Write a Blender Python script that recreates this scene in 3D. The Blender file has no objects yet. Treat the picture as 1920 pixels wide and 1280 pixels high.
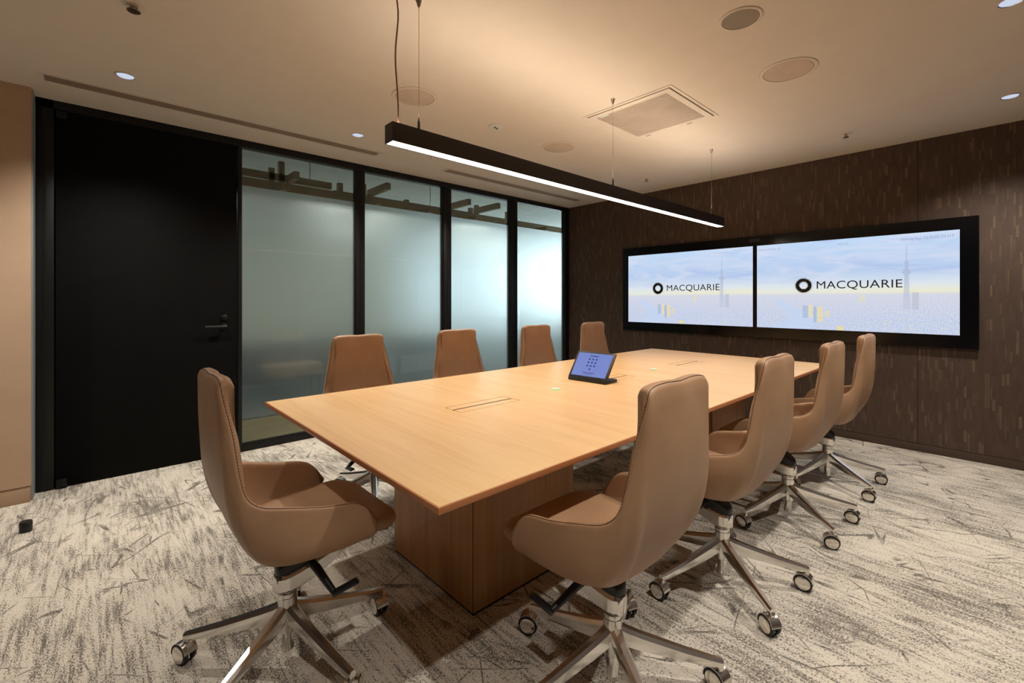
import bpy, bmesh, math, random
from mathutils import Vector, Matrix
PI = math.pi
random.seed(7)
SC = bpy.context.scene
COL = SC.collection

# ------------------------------------------------------------------ camera, world, exposure
CAM_H = 1.26
cam_data = bpy.data.cameras.new('camera')
cam_data.sensor_width = 36.0
cam_data.lens = 847.9 / 1920 * 36.0
cam_data.shift_y = -(640 - 561.4) / 1920
cam_data.clip_start = 0.02
cam = bpy.data.objects.new('camera', cam_data)
COL.objects.link(cam)
cam.location = (0, 0, CAM_H)
cam.rotation_euler = (PI / 2, 0, math.radians(47.484 - 90))
SC.camera = cam

SC.view_settings.view_transform = 'Standard'
SC.view_settings.look = 'None'
SC.view_settings.gamma = 1.0
SC.view_settings.use_curve_mapping = False
SC.view_settings.exposure = 0.0
try:
    SC.cycles.use_denoising = True
    SC.cycles.max_bounces = 10
    SC.cycles.diffuse_bounces = 5
    SC.cycles.glossy_bounces = 4
    SC.cycles.transmission_bounces = 6
    SC.cycles.sample_clamp_indirect = 6.0
    SC.cycles.caustics_refractive = True
except Exception:
    pass

world = bpy.data.worlds.new('daylight')
SC.world = world
world.use_nodes = True
wn = world.node_tree.nodes['Background']
wn.inputs[0].default_value = (0.82, 0.90, 1.0, 1)
wn.inputs[1].default_value = 1.6

# strengths of the room's lamps
PENDANT_DOWN = 9.0
PENDANT_BEAM_W = 11.5
PENDANT_UP = 20.5
SPOT_W = 125.0
WARM = (1.0, 0.785, 0.60)
SPOT_COL = (1.0, 0.94, 0.86)
CORRIDOR_FILL_W = 34.0  # each added fill light beyond the glass

# room dimensions (metres): x runs along the glass partition towards the screens
H = 2.582
YG = 4.267          # glass partition plane
XS = 5.027          # screen wall plane
YB = -0.80          # wall behind the camera
XL = -1.95          # far end behind the camera
TX0, TX1, TY0, TY1, TZ = 0.626, 4.352, 0.953, 2.544, 0.74

# ------------------------------------------------------------------ helpers
def srgb(r, g, b):
    f = lambda c: (c / 255 / 12.92) if c / 255 <= 0.04045 else ((c / 255 + 0.055) / 1.055) ** 2.4
    return (f(r), f(g), f(b), 1)

def link(o, parent=None):
    COL.objects.link(o)
    if parent is not None:
        o.parent = parent
    return o

def mesh_obj(name, verts, faces, mat, parent=None, smooth=False, loc=None, rot=None):
    me = bpy.data.meshes.new(name)
    me.from_pydata([tuple(v) for v in verts], [], faces)
    me.update()
    if smooth:
        for p in me.polygons: p.use_smooth = True
    if mat: me.materials.append(mat)
    o = bpy.data.objects.new(name, me)
    if loc: o.location = loc
    if rot: o.rotation_euler = rot
    return link(o, parent)

def bm_obj(name, bm, mat, parent=None, smooth=False, loc=None, rot=None, auto=None):
    bmesh.ops.recalc_face_normals(bm, faces=bm.faces)
    me = bpy.data.meshes.new(name)
    bm.to_mesh(me); bm.free()
    if smooth:
        for p in me.polygons: p.use_smooth = True
    if mat: me.materials.append(mat)
    if smooth and auto:
        try: me.set_sharp_from_angle(angle=math.radians(auto))
        except Exception: pass
    o = bpy.data.objects.new(name, me)
    if loc: o.location = loc
    if rot: o.rotation_euler = rot
    return link(o, parent)

def box_bm(x0, x1, y0, y1, z0, z1, bev=0.0, seg=1, bm=None):
    b = bmesh.new()
    r = bmesh.ops.create_cube(b, size=1.0)
    for v in b.verts:
        v.co = Vector(((x0 + x1) / 2 + v.co.x * (x1 - x0), (y0 + y1) / 2 + v.co.y * (y1 - y0), (z0 + z1) / 2 + v.co.z * (z1 - z0)))
    if bev > 0:
        bmesh.ops.bevel(b, geom=list(b.edges), offset=bev, segments=seg, affect='EDGES', profile=0.5)
    if bm is None: return b
    me = bpy.data.meshes.new('tmp'); b.to_mesh(me); b.free(); bm.from_mesh(me); bpy.data.meshes.remove(me)
    return bm

def box(name, x0, x1, y0, y1, z0, z1, mat, parent=None, bev=0.0, seg=2, **kw):
    return bm_obj(name, box_bm(x0, x1, y0, y1, z0, z1, bev, seg), mat, parent, smooth=bev > 0, auto=35 if bev > 0 else None, **kw)

def lathe(profile, n=32, cap0=True, cap1=True, bm=None):
    """profile: list of (r, z)"""
    b = bm or bmesh.new()
    rings = []
    for r, z in profile:
        rings.append([b.verts.new((r * math.cos(2 * PI * i / n), r * math.sin(2 * PI * i / n), z)) for i in range(n)])
    for a, c in zip(rings, rings[1:]):
        for i in range(n):
            b.faces.new((a[i], a[(i + 1) % n], c[(i + 1) % n], c[i]))
    if cap0: b.faces.new(rings[0][::-1])
    if cap1: b.faces.new(rings[-1])
    return b

def tube(points, r, n=8, bm=None, cap=True):
    b = bm or bmesh.new()
    pts = [Vector(p) for p in points]
    rs = r if isinstance(r, (list, tuple)) else [r] * len(pts)
    prev = None; rings = []
    for i, p in enumerate(pts):
        d = (pts[min(i + 1, len(pts) - 1)] - pts[max(i - 1, 0)]).normalized()
        if prev is None:
            up = Vector((0, 0, 1)) if abs(d.z) < 0.9 else Vector((1, 0, 0))
            u = d.cross(up).normalized()
        else:
            u = (prev - d * prev.dot(d)).normalized()
        prev = u; w = d.cross(u)
        rings.append([b.verts.new(p + (u * math.cos(2 * PI * k / n) + w * math.sin(2 * PI * k / n)) * rs[i]) for k in range(n)])
    for a, c in zip(rings, rings[1:]):
        for k in range(n):
            b.faces.new((a[k], a[(k + 1) % n], c[(k + 1) % n], c[k]))
    if cap:
        b.faces.new(rings[0][::-1]); b.faces.new(rings[-1])
    return b

def empty(name, loc, rotz=0.0):
    o = bpy.data.objects.new(name, None)
    o.empty_display_size = 0.1
    o.location = loc; o.rotation_euler = (0, 0, rotz)
    COL.objects.link(o)
    return o

def tag(o, label=None, cat=None, group=None, kind=None):
    if label: o['label'] = label
    if cat: o['category'] = cat
    if group: o['group'] = group
    if kind: o['kind'] = kind
    return o

def children_of(o):
    return [c for c in bpy.data.objects if c.parent is o]

def copy_tree(o, parent=None):
    c = o.copy()
    COL.objects.link(c)
    if parent is not None: c.parent = parent
    for ch in KIDS.get(o.name, []) or children_of(o):
        copy_tree(ch, c)
    return c
KIDS = {}

# ------------------------------------------------------------------ node helper
class NT:
    def __init__(self, name):
        self.m = bpy.data.materials.new(name)
        self.m.use_nodes = True
        self.t = self.m.node_tree
        self.t.nodes.clear()
        self.out = self.t.nodes.new('ShaderNodeOutputMaterial')
    def n(self, typ, **kw):
        x = self.t.nodes.new(typ)
        for k, v in kw.items(): setattr(x, k, v)
        return x
    def set(self, sock, v):
        if hasattr(v, 'is_output'): self.t.links.new(v, sock)
        elif v is not None:
            try: sock.default_value = v
            except Exception: sock.default_value = tuple(v)[:3]
    def add_v(self, a, b, k=0.02):
        # perturb lookup a by a little fine noise so that lines break up
        x = self.n('ShaderNodeTexNoise'); self.set(x.inputs['Vector'], b); x.inputs['Scale'].default_value = 40.0
        s = self.n('ShaderNodeVectorMath', operation='SCALE'); self.set(s.inputs[0], x.outputs[1]); s.inputs['Scale'].default_value = k
        y = self.n('ShaderNodeVectorMath', operation='ADD'); self.set(y.inputs[0], a); self.set(y.inputs[1], s.outputs[0])
        return y.outputs[0]
    def math(self, op, a, b=None, c=None, clamp=False):
        x = self.n('ShaderNodeMath', operation=op, use_clamp=clamp)
        self.set(x.inputs[0], a)
        if b is not None: self.set(x.inputs[1], b)
        if c is not None: self.set(x.inputs[2], c)
        return x.outputs[0]
    def add(self, a, b): return self.math('ADD', a, b)
    def sub(self, a, b): return self.math('SUBTRACT', a, b)
    def mul(self, a, b): return self.math('MULTIPLY', a, b)
    def step(self, v, lo, hi, a=0.0, b=1.0, smooth=False):
        x = self.n('ShaderNodeMapRange', interpolation_type='SMOOTHSTEP' if smooth else 'LINEAR')
        self.set(x.inputs[0], v)
        for i, q in enumerate((lo, hi, a, b)): self.set(x.inputs[i + 1], q)
        return x.outputs[0]
    def coords(self, kind='Object'):
        c = self.n('ShaderNodeTexCoord').outputs[kind]
        s = self.n('ShaderNodeSeparateXYZ'); self.set(s.inputs[0], c)
        return c, s.outputs[0], s.outputs[1], s.outputs[2]
    def comb(self, x, y, z=0.0):
        c = self.n('ShaderNodeCombineXYZ')
        for i, v in enumerate((x, y, z)): self.set(c.inputs[i], v)
        return c.outputs[0]
    def mapping(self, v, scale=(1, 1, 1), rot=(0, 0, 0), loc=(0, 0, 0)):
        x = self.n('ShaderNodeMapping')
        self.set(x.inputs[0], v)
        x.inputs['Location'].default_value = loc
        x.inputs['Rotation'].default_value = rot
        x.inputs['Scale'].default_value = scale
        return x.outputs[0]
    def noise(self, v, scale=1.0, detail=3.0, rough=0.5, dist=0.0):
        x = self.n('ShaderNodeTexNoise')
        self.set(x.inputs['Vector'], v)
        x.inputs['Scale'].default_value = scale
        x.inputs['Detail'].default_value = detail
        x.inputs['Roughness'].default_value = rough
        x.inputs['Distortion'].default_value = dist
        return x.outputs[0]
    def white(self, v):
        x = self.n('ShaderNodeTexWhiteNoise', noise_dimensions='3D')
        self.set(x.inputs['Vector'], v)
        return x.outputs['Value']
    def mix(self, f, a, b, blend='MIX'):
        x = self.n('ShaderNodeMix', data_type='RGBA', blend_type=blend)
        self.set(x.inputs[0], f); self.set(x.inputs[6], a); self.set(x.inputs[7], b)
        return x.outputs[2]
    def ramp(self, f, stops):
        x = self.n('ShaderNodeValToRGB')
        self.set(x.inputs[0], f)
        e = x.color_ramp.elements
        e[0].position, e[0].color = stops[0]
        e[1].position, e[1].color = stops[-1]
        for p, c in stops[1:-1]:
            q = e.new(p); q.color = c
        return x.outputs[0]
    def bump(self, height, strength=0.3, dist=0.01):
        x = self.n('ShaderNodeBump')
        x.inputs['Strength'].default_value = strength
        x.inputs['Distance'].default_value = dist
        self.set(x.inputs['Height'], height)
        return x.outputs[0]
    def principled(self, color, rough=0.5, metal=0.0, spec=0.5, normal=None, **kw):
        p = self.n('ShaderNodeBsdfPrincipled')
        self.set(p.inputs['Base Color'], color)
        self.set(p.inputs['Roughness'], rough)
        self.set(p.inputs['Metallic'], metal)
        p.inputs['Specular IOR Level'].default_value = spec
        if normal is not None: self.set(p.inputs['Normal'], normal)
        for k, v in kw.items(): self.set(p.inputs[k.replace('_', ' ')], v)
        return p.outputs[0]
    def done(self, shader):
        self.t.links.new(shader, self.out.inputs[0])
        return self.m

def plain(name, color, rough=0.5, metal=0.0, spec=0.5, var=0.06, scale=6.0, bump=0.0, bscale=200.0, **kw):
    """simple material with a faint procedural variation"""
    t = NT(name)
    c, x, y, z = t.coords()
    n = t.noise(c, scale, 3)
    f = t.step(n, 0.3, 0.7, 1 - var, 1 + var)
    k = t.n('ShaderNodeVectorMath', operation='SCALE')
    k.inputs[0].default_value = color[:3]; t.set(k.inputs['Scale'], f)
    nrm = t.bump(t.noise(c, bscale, 2), bump, 0.002) if bump else None
    return t.done(t.principled(k.outputs[0], rough, metal, spec, nrm, **kw))

def emit(name, color, strength):
    t = NT(name)
    e = t.n('ShaderNodeEmission')
    t.set(e.inputs[0], color); t.set(e.inputs[1], strength)
    return t.done(e.outputs[0])

# ------------------------------------------------------------------ materials
M = {}
M['ceiling'] = plain('ceiling_paint', srgb(214, 206, 194), 0.9, spec=0.2, var=0.015, bump=0.05, bscale=120)
M['ceiling_fix'] = plain('ceiling_fitting', srgb(212, 203, 191), 0.8, var=0.02)
M['fix_line'] = plain('fitting_gap', srgb(95, 78, 62), 0.8)
M['beige'] = plain('beige_wall', srgb(188, 160, 134), 0.8, spec=0.2, var=0.03, bump=0.1, bscale=400)
M['beige_base'] = plain('beige_skirting', srgb(170, 142, 116), 0.6, var=0.03)
M['black'] = plain('black_metal', srgb(15, 14, 14), 0.45, spec=0.35, var=0.1)
M['door'] = plain('black_door', srgb(11, 10, 10), 0.7, spec=0.12, var=0.12)
M['bezel'] = plain('bezel_black', srgb(5, 6, 10), 0.18, spec=0.5)
M['plastic'] = plain('black_plastic', srgb(24, 24, 26), 0.42, var=0.1)
M['rubber'] = plain('rubber', srgb(14, 14, 15), 0.5, var=0.1)
M['chrome'] = plain('polished_aluminium', (0.80, 0.78, 0.75, 1), 0.20, metal=1.0, var=0.02)
M['cap'] = plain('wheel_cap_metal', (0.78, 0.74, 0.68, 1), 0.16, metal=1.0, var=0.05)
M['nickel'] = plain('brushed_nickel', (0.52, 0.44, 0.36, 1), 0.3, metal=1.0, var=0.05)
M['seam'] = plain('seam_thread', srgb(74, 52, 38), 0.7)
M['wire'] = plain('steel_wire', (0.35, 0.28, 0.22, 1), 0.4, metal=0.8)
M['cable'] = plain('grey_flex', srgb(120, 92, 72), 0.6)
M['spk_dark'] = plain('speaker_mesh', srgb(146, 136, 122), 0.7, bump=0.5, bscale=700)
M['spk'] = plain('speaker_grille', srgb(198, 182, 166), 0.8, bump=0.3, bscale=700)
M['lattice'] = plain('lattice_wood', srgb(158, 138, 110), 0.6, var=0.1)
M['dark_void'] = plain('dark_void', srgb(14, 10, 8), 0.9)
M['white_plastic'] = plain('white_plastic', srgb(225, 225, 218), 0.4)
M['green_led'] = emit('green_ring_light', (0.25, 0.85, 0.22, 1), 1.0)
M['led_white'] = emit('indicator_light', (0.8, 1.0, 0.75, 1), 0.95)
M['pend_down'] = emit('pendant_diffuser', (*WARM, 1), PENDANT_DOWN)
M['pend_up'] = emit('pendant_up_diffuser', (*WARM, 1), PENDANT_UP)
M['pendant'] = plain('pendant_housing', srgb(34, 26, 22), 0.38, spec=0.5)
M['spotglow'] = emit('downlight_lamp', (0.62, 0.68, 0.84, 1), 0.95)
M['reflector'] = plain('downlight_reflector', (0.72, 0.76, 0.86, 1), 0.18, metal=1.0)

def leather():
    t = NT('tan_leather')
    c, x, y, z = t.coords()
    n = t.noise(c, 5.0, 4)
    col = t.mix(t.step(n, 0.35, 0.68), srgb(158, 123, 93), srgb(173, 137, 105))
    fine = t.noise(c, 420.0, 2)
    crease = t.noise(c, 9.0, 3, 0.6, 0.6)
    h = t.add(t.mul(fine, 0.35), t.mul(crease, 0.9))
    return t.done(t.principled(col, t.step(n, 0.3, 0.7, 0.42, 0.52), 0, 0.42, t.bump(h, 0.12, 0.004)))
M['leather'] = leather()

def wood(name, axis, c1, c2, c3, rough=0.38):
    """oak veneer, grain running along axis 0/1/2"""
    t = NT(name)
    c, x, y, z = t.coords()
    across = [9.0, 9.0, 9.0]; across[axis] = 0.55
    base = t.mapping(c, tuple(across))
    broad = t.noise(base, 1.0, 5, 0.55, 1.1)
    fs = [150.0, 150.0, 150.0]; fs[axis] = 5.0
    fine = t.noise(t.mapping(c, tuple(fs)), 1.0, 3, 0.6)
    s2 = [42.0, 42.0, 42.0]; s2[axis] = 1.4
    mid = t.noise(t.mapping(c, tuple(s2)), 1.0, 4, 0.6, 0.7)
    v = t.add(t.add(t.mul(broad, 0.45), t.mul(mid, 0.35)), t.mul(fine, 0.2))
    col = t.ramp(v, [(0.33, c1), (0.5, c2), (0.67, c3)])
    return t.done(t.principled(col, rough, 0, 0.45, t.bump(fine, 0.05, 0.001)))
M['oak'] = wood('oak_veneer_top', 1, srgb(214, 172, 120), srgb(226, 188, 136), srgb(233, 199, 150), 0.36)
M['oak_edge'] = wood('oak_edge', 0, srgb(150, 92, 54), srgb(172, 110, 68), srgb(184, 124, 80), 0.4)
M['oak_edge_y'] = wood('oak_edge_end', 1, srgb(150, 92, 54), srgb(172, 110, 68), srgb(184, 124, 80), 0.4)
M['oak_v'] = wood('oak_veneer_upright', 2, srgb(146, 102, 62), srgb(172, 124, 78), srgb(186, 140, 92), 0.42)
M['plank'] = wood('floor_plank_oak', 0, srgb(138, 116, 82), srgb(160, 138, 98), srgb(172, 150, 108), 0.45)

def carpet(name, ca, cb):
    t = NT(name)
    c, x, y, z = t.coords()
    # streaky density field, running along y
    dens = t.noise(t.mapping(c, (3.2, 1.6, 1)), 1.0, 4, 0.6)
    lines = t.noise(t.mapping(c, (30.0, 3.6, 1)), 1.0, 4, 0.65)
    fine = t.noise(t.mapping(c, (210.0, 120.0, 1)), 1.0, 3, 0.75)
    ribs = t.noise(t.mapping(c, (85.0, 6.0, 1)), 1.0, 2, 0.6)
    v = t.add(t.add(t.mul(fine, 1.25), t.mul(lines, 0.5)), t.add(t.mul(dens, 0.55), t.mul(ribs, 0.42)))
    m1 = t.step(v, 1.37, 1.455)
    # scratch marks in several directions
    marks = None
    for k, (ang, sx, sy, w, off) in enumerate(((0.10, 5.5, 0.75, 0.011, 3.0), (-0.30, 5.0, 0.65, 0.010, 11.0), (0.72, 5.0, 0.75, 0.010, 23.0), (1.30, 4.5, 0.65, 0.009, 37.0), (-0.85, 6.5, 0.9, 0.010, 51.0))):
        q = t.mapping(t.mapping(c, (1, 1, 1), (0, 0, ang)), (sx, sy, 1), (0, 0, 0), (off, off * 0.7, off))
        n1 = t.noise(t.add_v(q, c), 1.0, 2.0, 0.35, 0.0)
        d = t.math('ABSOLUTE', t.sub(n1, 0.5))
        ln = t.step(d, w * 0.82, w * 0.36)
        gate = t.step(t.noise(t.mapping(c, (1.9, 1.9, 1), (0, 0, 0), (off, 1.0, 0)), 2.6, 2.0), 0.50, 0.60)
        mk = t.mul(ln, gate)
        marks = mk if marks is None else t.math('MAXIMUM', marks, mk)
    speck = t.step(fine, 0.36, 0.50)
    marks = t.mul(marks, speck)
    tot = t.math('MAXIMUM', t.mul(m1, 0.80), t.mul(marks, 0.9), clamp=True)
    tone = t.mix(t.step(t.noise(c, 1.3, 2), 0.35, 0.65), ca, tuple(k * 0.9 for k in ca[:3]) + (1,))
    col = t.mix(tot, tone, cb)
    loop = t.noise(t.mapping(c, (260.0, 200.0, 1)), 1.0, 2)
    return t.done(t.principled(col, 0.95, 0, 0.1, t.bump(t.sub(loop, t.mul(tot, 0.5)), 0.5, 0.004)))
M['carpet'] = carpet('streaked_carpet', srgb(214, 205, 190), srgb(60, 54, 49))
M['carpet_out'] = carpet('office_carpet', srgb(120, 122, 120), srgb(40, 42, 44))

def wallcover():
    t = NT('brown_dash_wallcovering')
    c, x, y, z = t.coords()
    # narrow vertical columns of random width, cut into staggered tiles
    yy = t.add(t.mul(y, 62.0), t.mul(t.white(t.comb(t.math('FLOOR', t.mul(y, 11.0)), 3.0, 1.0)), 1.0))
    cy = t.math('FLOOR', yy)
    off = t.white(t.comb(cy, 7.0, 2.0))
    zz = t.add(t.mul(z, 11.5), off)
    cz = t.math('FLOOR', zz)
    r = t.white(t.comb(cy, cz, 5.0))
    hi = t.step(r, 0.80, 0.86)
    wid = t.math('FRACT', yy)
    keep = t.step(wid, t.mul(t.white(t.comb(cy, cz, 9.0)), 0.7), 1.0, 1.0, 1.0)
    narrow = t.math('LESS_THAN', wid, t.add(0.35, t.mul(t.white(t.comb(cy, cz, 9.0)), 0.75)))
    hi = t.mul(hi, narrow)
    base = t.mix(t.step(r, 0.0, 0.8), srgb(76, 60, 51), srgb(82, 66, 56))
    amt = t.step(t.white(t.comb(cz, cy, 13.0)), 0.0, 1.0, 0.15, 0.65)
    col = t.mix(t.mul(hi, amt), base, srgb(118, 99, 81))
    weave = t.noise(t.mapping(c, (600.0, 600.0, 200.0)), 1.0, 2)
    return t.done(t.principled(col, t.step(hi, 0, 1, 0.62, 0.42), 0, 0.3, t.bump(t.add(t.mul(hi, 0.6), t.mul(weave, 0.3)), 0.2, 0.002)))
M['wallcover'] = wallcover()
M['brown_base'] = plain('brown_skirting', srgb(72, 56, 44), 0.5, var=0.04)

def glass_mat(name, tint):
    t = NT(name)
    tr = t.n('ShaderNodeBsdfTransparent'); tr.inputs[0].default_value = tint
    gl = t.n('ShaderNodeBsdfGlossy'); gl.inputs['Roughness'].default_value = 0.02
    fr = t.n('ShaderNodeFresnel'); fr.inputs[0].default_value = 1.45
    mx = t.n('ShaderNodeMixShader')
    t.set(mx.inputs[0], t.mul(fr.outputs[0], 0.4))
    t.t.links.new(tr.outputs[0], mx.inputs[1]); t.t.links.new(gl.outputs[0], mx.inputs[2])
    return t.done(mx.outputs[0])
M['glass'] = glass_mat('clear_glass', (0.90, 0.935, 0.925, 1))

def frost_mat():
    """frosting film: dense in the middle, thinning out towards its lower edge"""
    t = NT('frosted_gradient_film')
    c, x, y, z = t.coords()
    streak = t.noise(t.mapping(c, (55.0, 1.0, 0.6)), 1.0, 2)
    dense = t.step(z, 0.50, 1.15, 0.52, 0.985, smooth=True)
    dense = t.math('MINIMUM', t.add(dense, t.mul(t.sub(streak, 0.5), 0.05)), 0.99)
    tr = t.n('ShaderNodeBsdfTransparent'); tr.inputs[0].default_value = (0.93, 0.96, 0.96, 1)
    rf = t.n('ShaderNodeBsdfRefraction'); rf.distribution = 'GGX'
    rf.inputs['Color'].default_value = (0.95, 0.98, 0.98, 1)
    rf.inputs['Roughness'].default_value = 0.52
    rf.inputs['IOR'].default_value = 1.22
    tl = t.n('ShaderNodeBsdfTranslucent'); tl.inputs[0].default_value = (0.9, 0.96, 0.97, 1)
    m0 = t.n('ShaderNodeMixShader'); m0.inputs[0].default_value = 0.14
    t.t.links.new(rf.outputs[0], m0.inputs[1]); t.t.links.new(tl.outputs[0], m0.inputs[2])
    mx = t.n('ShaderNodeMixShader'); t.set(mx.inputs[0], dense)
    t.t.links.new(tr.outputs[0], mx.inputs[1]); t.t.links.new(m0.outputs[0], mx.inputs[2])
    return t.done(mx.outputs[0])
M['frost'] = frost_mat()

def screen_mat():
    """the picture on the wall displays; object x runs 0..1 across, y 0..1 up"""
    t = NT('display_picture')
    c, u, v, z = t.coords()
    sky = t.ramp(v, [(0.40, srgb(238, 236, 214)), (0.50, srgb(222, 232, 240)), (0.66, srgb(186, 208, 240)), (1.0, srgb(196, 220, 248))])
    cl = t.noise(t.mapping(c, (2.4, 6.5, 1), (0, 0, -0.12)), 1.0, 5, 0.6, 0.9)
    cl = t.mul(t.step(cl, 0.42, 0.66), t.step(v, 0.46, 0.62))
    sky = t.mix(t.mul(cl, 0.75), sky, srgb(222, 226, 244))
    cb = t.step(t.noise(t.mapping(c, (1.8, 7.0, 1), (0, 0, -0.1), (4, 2, 0)), 1.0, 4, 0.6, 0.8), 0.52, 0.66)
    sky = t.mix(t.mul(t.mul(cb, 0.5), t.step(v, 0.5, 0.6)), sky, srgb(168, 190, 236))
    warm = t.mul(t.step(t.math('ABSOLUTE', t.sub(v, 0.42)), 0.09, 0.0), t.step(u, 0.25, 0.8))
    sky = t.mix(t.mul(warm, 0.4), sky, srgb(240, 236, 190))
    # city
    n1 = t.noise(t.mapping(c, (170.0, 110.0, 1)), 1.0, 4, 0.75)
    city = t.ramp(n1, [(0.34, srgb(156, 172, 212)), (0.5, srgb(200, 212, 238)), (0.64, srgb(234, 234, 240))])
    yl = t.mul(t.step(t.noise(t.mapping(c, (44.0, 40.0, 1)), 1.0, 2), 0.60, 0.68), t.step(v, 0.36, 0.1))
    city = t.mix(t.mul(yl, 0.6), city, srgb(238, 226, 176))
    haze = t.step(v, 0.12, 0.41)
    city = t.mix(t.mul(haze, 0.8), city, srgb(220, 220, 230))
    # river
    rc = t.add(0.16, t.mul(t.math('SINE', t.mul(v, 13.0)), 0.07))
    rw = t.step(v, 0.02, 0.36, 0.11, 0.018)
    riv = t.mul(t.math('LESS_THAN', t.math('ABSOLUTE', t.sub(u, t.add(rc, 0.04))), rw), t.step(v, 0.37, 0.33))
    city = t.mix(t.mul(riv, 0.7), city, srgb(198, 216, 244))
    def rect(u0, u1, v0, v1):
        a = t.math('LESS_THAN', t.math('ABSOLUTE', t.sub(u, (u0 + u1) / 2)), (u1 - u0) / 2)
        b = t.math('LESS_THAN', t.math('ABSOLUTE', t.sub(v, (v0 + v1) / 2)), (v1 - v0) / 2)
        return t.mul(a, b)
    img = t.mix(t.step(v, 0.385, 0.43, smooth=True), city, sky)
    for (a, b, c0, d, col, k) in ((0.275, 0.305, 0.13, 0.27, srgb(160, 174, 200), 0.5), (0.31, 0.33, 0.13, 0.28, srgb(238, 226, 160), 0.7), (0.335, 0.352, 0.08, 0.26, srgb(160, 176, 206), 0.6),
                                  (0.357, 0.385, 0.09, 0.26, srgb(240, 222, 150), 0.7), (0.40, 0.42, 0.14, 0.22, srgb(238, 222, 160), 0.6), (0.46, 0.49, 0.0, 0.05, srgb(240, 222, 140), 0.8),
                                  (0.57, 0.60, 0.31, 0.39, srgb(232, 224, 180), 0.5), (0.81, 0.838, 0.24, 0.41, srgb(186, 192, 206), 0.6)):
        img = t.mix(t.mul(rect(a, b, c0, d), k), img, col)
    # tower
    du = t.math('ABSOLUTE', t.sub(u, 0.786))
    w = t.ramp(v, [(0.24, (0.017,) * 3 + (1,)), (0.58, (0.009,) * 3 + (1,)), (0.70, (0.006,) * 3 + (1,)), (0.74, (0.003,) * 3 + (1,)), (0.90, (0.0015,) * 3 + (1,))])
    w = t.add(w, t.mul(t.step(t.math('ABSOLUTE', t.sub(v, 0.615)), 0.035, 0.0), 0.012))
    w = t.add(w, t.mul(t.step(t.math('ABSOLUTE', t.sub(v, 0.71)), 0.02, 0.0), 0.006))
    tw = t.mul(t.math('LESS_THAN', du, w), t.mul(t.math('GREATER_THAN', v, 0.24), t.math('LESS_THAN', v, 0.885)))
    img = t.mix(t.mul(tw, t.step(v, 0.25, 0.6, 0.30, 0.75)), img, srgb(178, 188, 214))
    e = t.n('ShaderNodeEmission'); t.set(e.inputs[0], img); e.inputs[1].default_value = 0.98
    return t.done(e.outputs[0])
M['picture'] = screen_mat()
M['ink'] = plain('logo_ink', srgb(26, 22, 26), 0.6)
M['ink_pale'] = emit('pale_caption', srgb(166, 176, 196), 0.9)

def keypad_mat():
    t = NT('touch_panel_screen')
    c, x, y, z = t.coords()
    n = t.noise(c, 8.0, 2)
    col = t.mix(n, srgb(120, 138, 208), srgb(140, 152, 216))
    e = t.n('ShaderNodeEmission'); t.set(e.inputs[0], col); e.inputs[1].default_value = 0.9
    return t.done(e.outputs[0])
M['keypad'] = keypad_mat()

# ================================================================== SETTING
def struct(o): return tag(o, kind='structure')
T = 0.12
fl = struct(box('floor', XL - T, XS + T, YB - T, YG + 0.06, -0.1, 0.0, M['carpet']))
ce = struct(box('ceiling', XL - T, XS + T, YB - T, YG + 0.06, H, H + 0.12, M['ceiling']))
struct(box('wall_back', XL, XS, YB - T, YB, 0, H, plain('dark_brown_wall', srgb(70, 56, 47), 0.7)))
struct(box('wall_end', XL - T, XL, YB, YG, 0, H, plain('dark_brown_end_wall', srgb(84, 68, 56), 0.7)))
wl = struct(box('wall_left', XL, -0.305, 4.10, YG + 0.06, 0.103, H, M['beige']))
struct(box('baseboard_left', XL, -0.308, 4.103, YG + 0.06, 0, 0.10, M['beige_base'], bev=0.002))
struct(box('trim_1', -0.307, -0.298, 4.13, YG - 0.015, 0.0, H, plain('pale_metal_trim', srgb(140, 150, 150), 0.4)))
# screen wall: core plus covered panels with fine joints
sw = struct(box('wall_right', XS + 0.012, XS + T, YB, YG + 0.06, 0, H, M['dark_void']))
js = [YB, -0.765, 0.491, 1.747, 3.003, YG]
for a, b in zip(js, js[1:]):
    box('panel', XS, XS + 0.012, a + 0.0015, b - 0.0015, 0.0665, H, M['wallcover'], sw)
struct(box('baseboard_right', XS - 0.006, XS + 0.012, YB, YG - 0.02, 0.0, 0.063, M['brown_base'], bev=0.002))

# ---- door and glazed partition
FD = 0.075      # frame depth
y0f = YG - 0.005
struct(box('trim_2', -0.298, -0.212, y0f, YG + FD, 0, H, M['black'], bev=0.003))          # hinge jamb
struct(box('trim_3', -0.262, -0.250, y0f - 0.004, y0f, 0, H - 0.06, M['black']))
struct(box('trim_10', -0.212, -0.190, YG + 0.056, YG + FD, 0, H - 0.058, M['black']))
struct(box('trim_4', -0.298, 5.02, y0f + 0.0, YG + FD, H - 0.058, H, M['black'], bev=0.003))  # head
door = struct(box('door_1', -0.205, 0.846, YG + 0.004, YG + 0.054, 0.006, H - 0.064, M['door'], bev=0.002))
door_pivot = box('pivot_hinge', -0.203, -0.150, YG - 0.022, YG + 0.004, 0.0065, 0.062, M['black'], door, bev=0.004)
box('pivot_hinge', -0.203, -0.150, YG - 0.014, YG + 0.004, H - 0.11, H - 0.066, M['black'], door, bev=0.004)
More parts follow.
